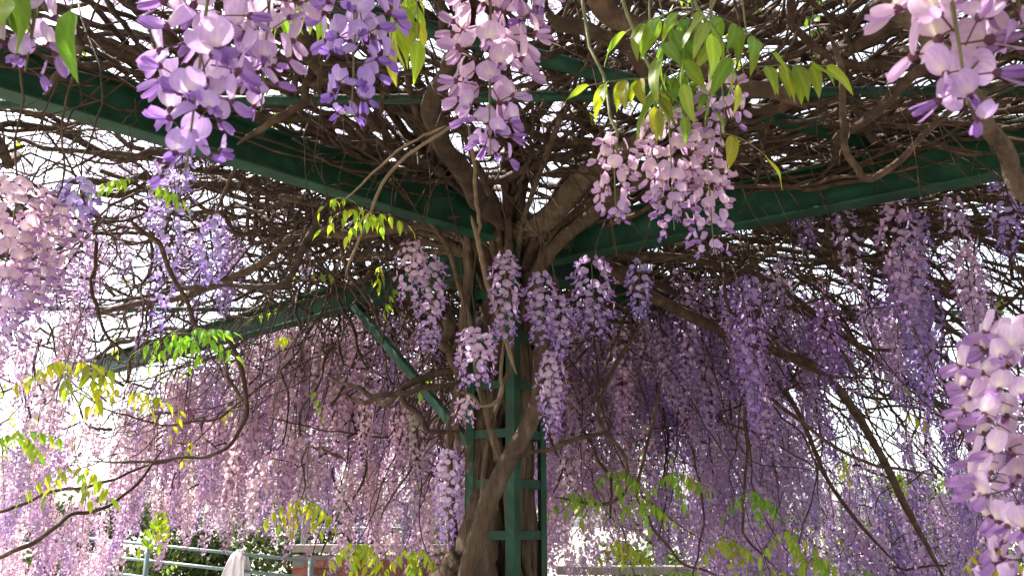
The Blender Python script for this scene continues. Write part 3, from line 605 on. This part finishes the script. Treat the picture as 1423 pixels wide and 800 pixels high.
shoot(at(515, 295, 2.2), [(R_(190), .13, -.1), (R_(-120), .12, -.5), (R_(20), .10, .1)], .062, 'lime yellow leaves hanging below the end of the left front beam', tone=(1.6, 1.4, 1), seed=10, n=3)
shoot(at(470, 275, 2.2), [(R_(-90), .1, -.5), (R_(180), .06, -.4)], .055, 'pale lime leaf tuft under the left front beam', tone=(1.6, 1.4, 1), seed=11, n=2)
shoot(at(265, 462, 3.1), [(R_(-20), .20, -.2), (R_(200), .18, -.1), (R_(-90), .14, -.4), (R_(-50), .16, .2)], .085, 'bright green feathery leaves in front of the left rear beam', tone=(1.1, 1.35, 1), seed=12, n=4)
shoot(at(190, 250, 2.4), [(R_(-10), .16, -.1), (R_(190), .14, 0)], .07, 'green leaves above the small bluish flower bunch', tone=LIM, seed=13, n=4)
shoot(at(95, 500, 2.6), [(R_(-150), .18, -.3), (R_(-60), .18, -.3), (R_(-10), .16, -.1)], .09, 'yellow green leaves below the broad pinkish raceme', tone=YEL, seed=14, n=4)
shoot(at(175, 545, 2.6), [(R_(-30), .14, -.1), (R_(-150), .14, -.2)], .085, 'golden leaves hanging inside the curved branch loop', tone=(2.0, 1.3, .8), seed=15, n=3)
shoot(at(105, 640, 3.0), [(R_(-40), .2, -.4), (R_(-140), .2, -.4)], .09, 'olive yellow leaves by the lower left branch', tone=(1.5, 1.15, .8), seed=16, n=4)
shoot(at(25, 600, 2.8), [(R_(-30), .16, -.2), (R_(-100), .16, -.2)], .08, 'lime leaves in the blossom below the broad raceme', tone=LIM, seed=17, n=4)
shoot(at(225, 700, 4.2), [(R_(-60), .2, -.8), (R_(-120), .22, -.8)], .10, 'lime leaves dangling above the green railing', tone=(1.6, 1.4, 1), seed=18, n=4)
shoot(at(420, 690, 4.0), [(R_(-20), .22, -.3), (R_(-160), .22, -.3), (R_(-90), .2, -.5)], .10, 'yellow leaves over the end of the green railing', tone=(1.75, 1.25, .8), seed=19, n=4)
for k, (px, py, d, lb) in enumerate([(500, 745, 3.9, 'bright lime leaves before the brick wall'), (575, 755, 3.9, 'yellow leaves before the brick wall, near the trunk'), (540, 800, 3.7, 'lime leaves low before the brick wall')]):
    shoot(at(px, py, d), [(R_(-30), .2, -.4), (R_(-150), .2, -.4), (R_(-90), .2, -.7)], .10, lb, tone=(1.8, 1.45, .9), seed=30+k, n=4)
for k, (px, py, d, tn, lb) in enumerate([(800, 680, 3.9, (1.2, 1.2, 1), 'green leaves right beside the post'), (855, 650, 3.9, (1.2, 1.25, 1), 'pale green leaves above the hanging pink tufts right of the post'),
        (935, 655, 3.7, LIM, 'broad backlit green leaves over the thin curved twig'), (1040, 680, 3.6, (.9, 1.1, 1), 'dark green round leaf clump on the drooping twig'),
        (1005, 745, 3.5, (1.5, 1.2, .9), 'yellow green leaves below the dark leaf clump'), (1090, 735, 3.4, (1.5, 1.25, .9), 'olive leaves under the drooping right branches'),
        (1130, 770, 3.4, (1.6, 1.3, .9), 'drooping olive leaves low under the right branches'), (860, 750, 3.7, (1.6, 1.15, .8), 'bronze leaves above the right brick wall'),
        (1365, 755, 3.0, (2.0, 1.25, .8), 'golden leaves beside the large whitish raceme'), (940, 790, 3.5, LIM, 'lime leaves before the right brick wall'), (890, 690, 3.8, LIM, 'fresh green leaves on the curved twig right of the post'), (1190, 790, 3.3, LIM, 'lime leaves at the foot of the drooping right branches'), (1060, 790, 3.3, (1.5, 1.3, .9), 'yellow green leaves low beneath the dark leaf clump')]):
    shoot(at(px, py, d), [(R_(-30), .17, -.3), (R_(-150), .17, -.3), (R_(-80), .16, -.6)], .088, lb, tone=tn, seed=50+k, n=3)
lf = MB(); LA = [leaflet_np(s, 4, 3) for s in range(4)]
for k in range(1050):
    th = random.uniform(-math.pi, math.pi); r = 6.8*math.sqrt(random.random()); x, y = POST.x+r*math.sin(th), POST.y+r*math.cos(th)
    top = random.random() < .72; z = float(roof(x, y)) + (random.uniform(.2, .45) if top else random.uniform(-.9, -.1))
    if top and y > POST.y-.5 and random.random() < .85: continue
    if not top and (y < POST.y-.3 or abs(th) > 1.6): continue
    if proj(Vector((x, y, z)))[2] < 3.2 and not top: continue
    rnd = random; tone = np.array(random.choice((YEL, LIM, GRN, (1.9, 1.3, .8))))*random.uniform(.8, 1.1); Q = qz(random.uniform(0, 6.3)) @ Quaternion((0, 1, 0), random.uniform(-.2, .9))
    P, lay = leaf_layout(.2, 4, .075, rnd)
    for (c, q, s) in lay:
        V, fs, C = LA[random.randrange(4)]; M3 = np.array((Q @ q).to_matrix())*s; lf.add(V @ M3.T + np.array(Q @ c) + (x, y, z) - PO, fs, C*tone)
obj('scattered_leaves', lf.mesh('scattered_leaves'), M_leaf, vine, kind='stuff')
# ------------------------------------------------------------------ beyond: railing, cloth, walls, shrubs
rail = obj('railing', None, loc=at(60, 790, 8.0).to_2d().to_3d()); tag(rail, 'green tube railing with three sunlit rails, behind the lower left blossom', 'railing')
A = [at(90, 744, 8.8), at(90, 766, 8.8), at(90, 788, 8.8)]; B = [at(440, 780, 7.8), at(440, 804, 7.8), at(440, 830, 7.8)]
for p, q in zip(A, B): pipe('rail', p, q, .016, rail, M_rail)
for k, u in enumerate((.02, .36, .72, .98)):
    p = A[0].lerp(B[0], u); pipe('railing_post', (p.x, p.y, 0), (p.x, p.y, p.z+.03), .026, rail, M_rail)
pc = A[0].lerp(B[0], .72)
# cloth thrown over the railing post
n1, n2 = 28, 22; s = np.linspace(-1, 1, n1); w = np.linspace(-1, 1, n2); ss, ww = np.meshgrid(s, w, indexing='ij')
drop = np.abs(ss)**1.0; wid = .075 + .055*np.clip(drop*1.6, 0, 1)**.8
X = ww*wid + .012*np.sin(7*ww+5*ss) - .05*(drop**2)*(ww < 0)*np.abs(ww); Y = np.sign(ss)*(.050+.03*drop)*np.minimum(1, np.abs(ss)*9)+ .022*np.sin(9*ww+1.3)*drop
Zc = .075*(1-np.minimum(1, np.abs(ss)*9)**2*.6) - (.50+.16*np.sin(2.2*ww+.5))*drop - .07*np.abs(ww)**2.2*(1-drop)
V = np.stack([X.ravel(), Y.ravel(), Zc.ravel()], -1); i = np.arange(n1-1)[:, None]*n2+np.arange(n2-1)[None]
cl_ = obj('white_cloth', mesh_np('white_cloth', V, [np.stack([i, i+1, i+n2+1, i+n2], -1).reshape(-1, 4)]), M_cloth, None, (pc.x, pc.y, pc.z)); cl_.rotation_euler = (0, 0, R_(-8)); cl_.scale = (.9, 1, .9)
sm = cl_.modifiers.new('thickness', 'SOLIDIFY'); sm.thickness = .004
tag(cl_, 'white cloth draped over the green railing', 'cloth')
def brick_wall(name, x0, x1, y, h, label, rail_h=0):
    root = obj(name, None, loc=((x0+x1)/2, y, 0)); tag(root, label, 'wall'); L = x1-x0
    mb = MB(); mb.add(*box_pts(0, 0, h/2-.03, L-.02, .20, h-.06)); obj('mortar_core', mb.mesh('mortar_core', False), M_mortar, root)
    mb = MB(); mb.add(*box_pts(0, 0, 0, .215, .03, .065)); me = mb.mesh('brick', False); me.materials.append(M_brick)
    rows = int((h-.08)/.078); cnt = 0
    for rr_ in range(rows-1, -1, -1):
        if cnt > 260 or rr_ < rows-8: break
        for c in range(int(L/.228)):
            xx = -L/2+.12+c*.228+(.114 if rr_ % 2 else 0)
            if xx > L/2-.1: continue
            o = obj('brick', me, None, root, (xx, -.098+random.uniform(-.003, .003), .05+rr_*.078)); cnt += 1
    for c in range(int(L/.6)):
        mb = MB(); mb.add(*box_pts(0, 0, 0, .592, .30, .075)); bevel(obj('coping_stone', mb.mesh('coping_stone', False), M_stone, root, (-L/2+.3+c*.6, random.uniform(-.006, .006), h+.01)), .008)
    if rail_h:
        for zz in (rail_h*.45, rail_h): 
            mb = MB(); mb.add(*tube([(-L/2+.05, 0, h+zz), (0, 0, h+zz), (L/2-.05, 0, h+zz)], .022, 10)); obj('rail', mb.mesh('rail', True), M_rail, root)
        for u in np.linspace(-L/2+.08, L/2-.08, 4):
            mb = MB(); mb.add(*tube([(u, 0, h), (u, 0, h+rail_h/2), (u, 0, h+rail_h+.02)], .028, 10)); obj('railing_post', mb.mesh('railing_post', True), M_rail, root)
    return root
brick_wall('brick_wall', -2.3, .3, 9.2, 1.36, 'red brick wall with stone coping and green rails, left of the post', .46)
brick_wall('brick_wall', .42, 3.2, 8.4, 1.18, 'weathered brick wall seen under the blossom right of the post')
def shrub(name, x, y, rx, rz, n, label, col, trunks=3):
    root = obj(name, None, loc=(x, y, 0)); tag(root, label, 'shrub'); rs = np.random.default_rng(int(abs(x*100)+y))
    for k in range(trunks):
        a = k*2.1; P = spline([(.15*math.cos(a), .15*math.sin(a), 0), (.3*math.cos(a), .3*math.sin(a), rz*.8), (rx*.6*math.cos(a+.3), rx*.6*math.sin(a+.3), rz*1.4)], 14); mb = MB(); mb.add(*tube(P, tap(.09, .03, 14), 8)); obj('trunk', mb.mesh('trunk', True, False), M_bark, root)
    cl = rs.normal(0, 1, (26, 3)); cl /= np.linalg.norm(cl, axis=1)[:, None]; cl = cl*rs.uniform(.35, .95, (26, 1))*(rx, rx*.8, rz) + (0, 0, rz*1.05)
    c = cl[rs.integers(0, 26, n)] + rs.normal(0, .22, (n, 3))*(rx*.5, rx*.5, rz*.45); c[:, 2] = np.maximum(c[:, 2], .05)
    d = rs.normal(0, 1, (n, 3)); d /= np.linalg.norm(d, axis=1)[:, None]; e = np.cross(d, rs.normal(0, 1, (n, 3))); e /= np.linalg.norm(e, axis=1)[:, None]; s_ = rs.uniform(.03, .065, (n, 1))
    V = np.stack([c-d*s_, c+e*s_*.5, c+d*s_, c-e*s_*.5], 1).reshape(-1, 3); q = np.arange(n*4).reshape(-1, 4)
    cc = np.repeat(np.array(col)[None]*rs.uniform(.6, 1.4, (n, 1))*np.stack([rs.uniform(.8, 1.5, n), np.ones(n), rs.uniform(.6, 1.2, n)], -1), 4, 0)
    obj('crown', mesh_np('crown', V, [q], cc, False), M_shrub, root, kind='stuff')
shrub('shrub', -5.2, 11.5, 1.9, 1.15, 9000, 'green shrub behind the left part of the railing', (.040, .070, .014))
shrub('shrub', -2.6, 11.8, 1.8, 1.2, 9000, 'leafy shrub behind the railing and the white cloth', (.035, .060, .012))
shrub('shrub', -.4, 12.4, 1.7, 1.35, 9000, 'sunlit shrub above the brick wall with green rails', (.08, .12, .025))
shrub('shrub', 2.6, 12.0, 1.9, 1.15, 8000, 'shrub behind the weathered brick wall right of the post', (.06, .10, .025))
shrub('shrub', 5.6, 12.5, 2.0, 1.2, 8000, 'shrub seen through the shaded purple blossom', (.06, .10, .025))
print('branches', NB[0], 'cand', len(cand), 'objects', len(bpy.data.objects))
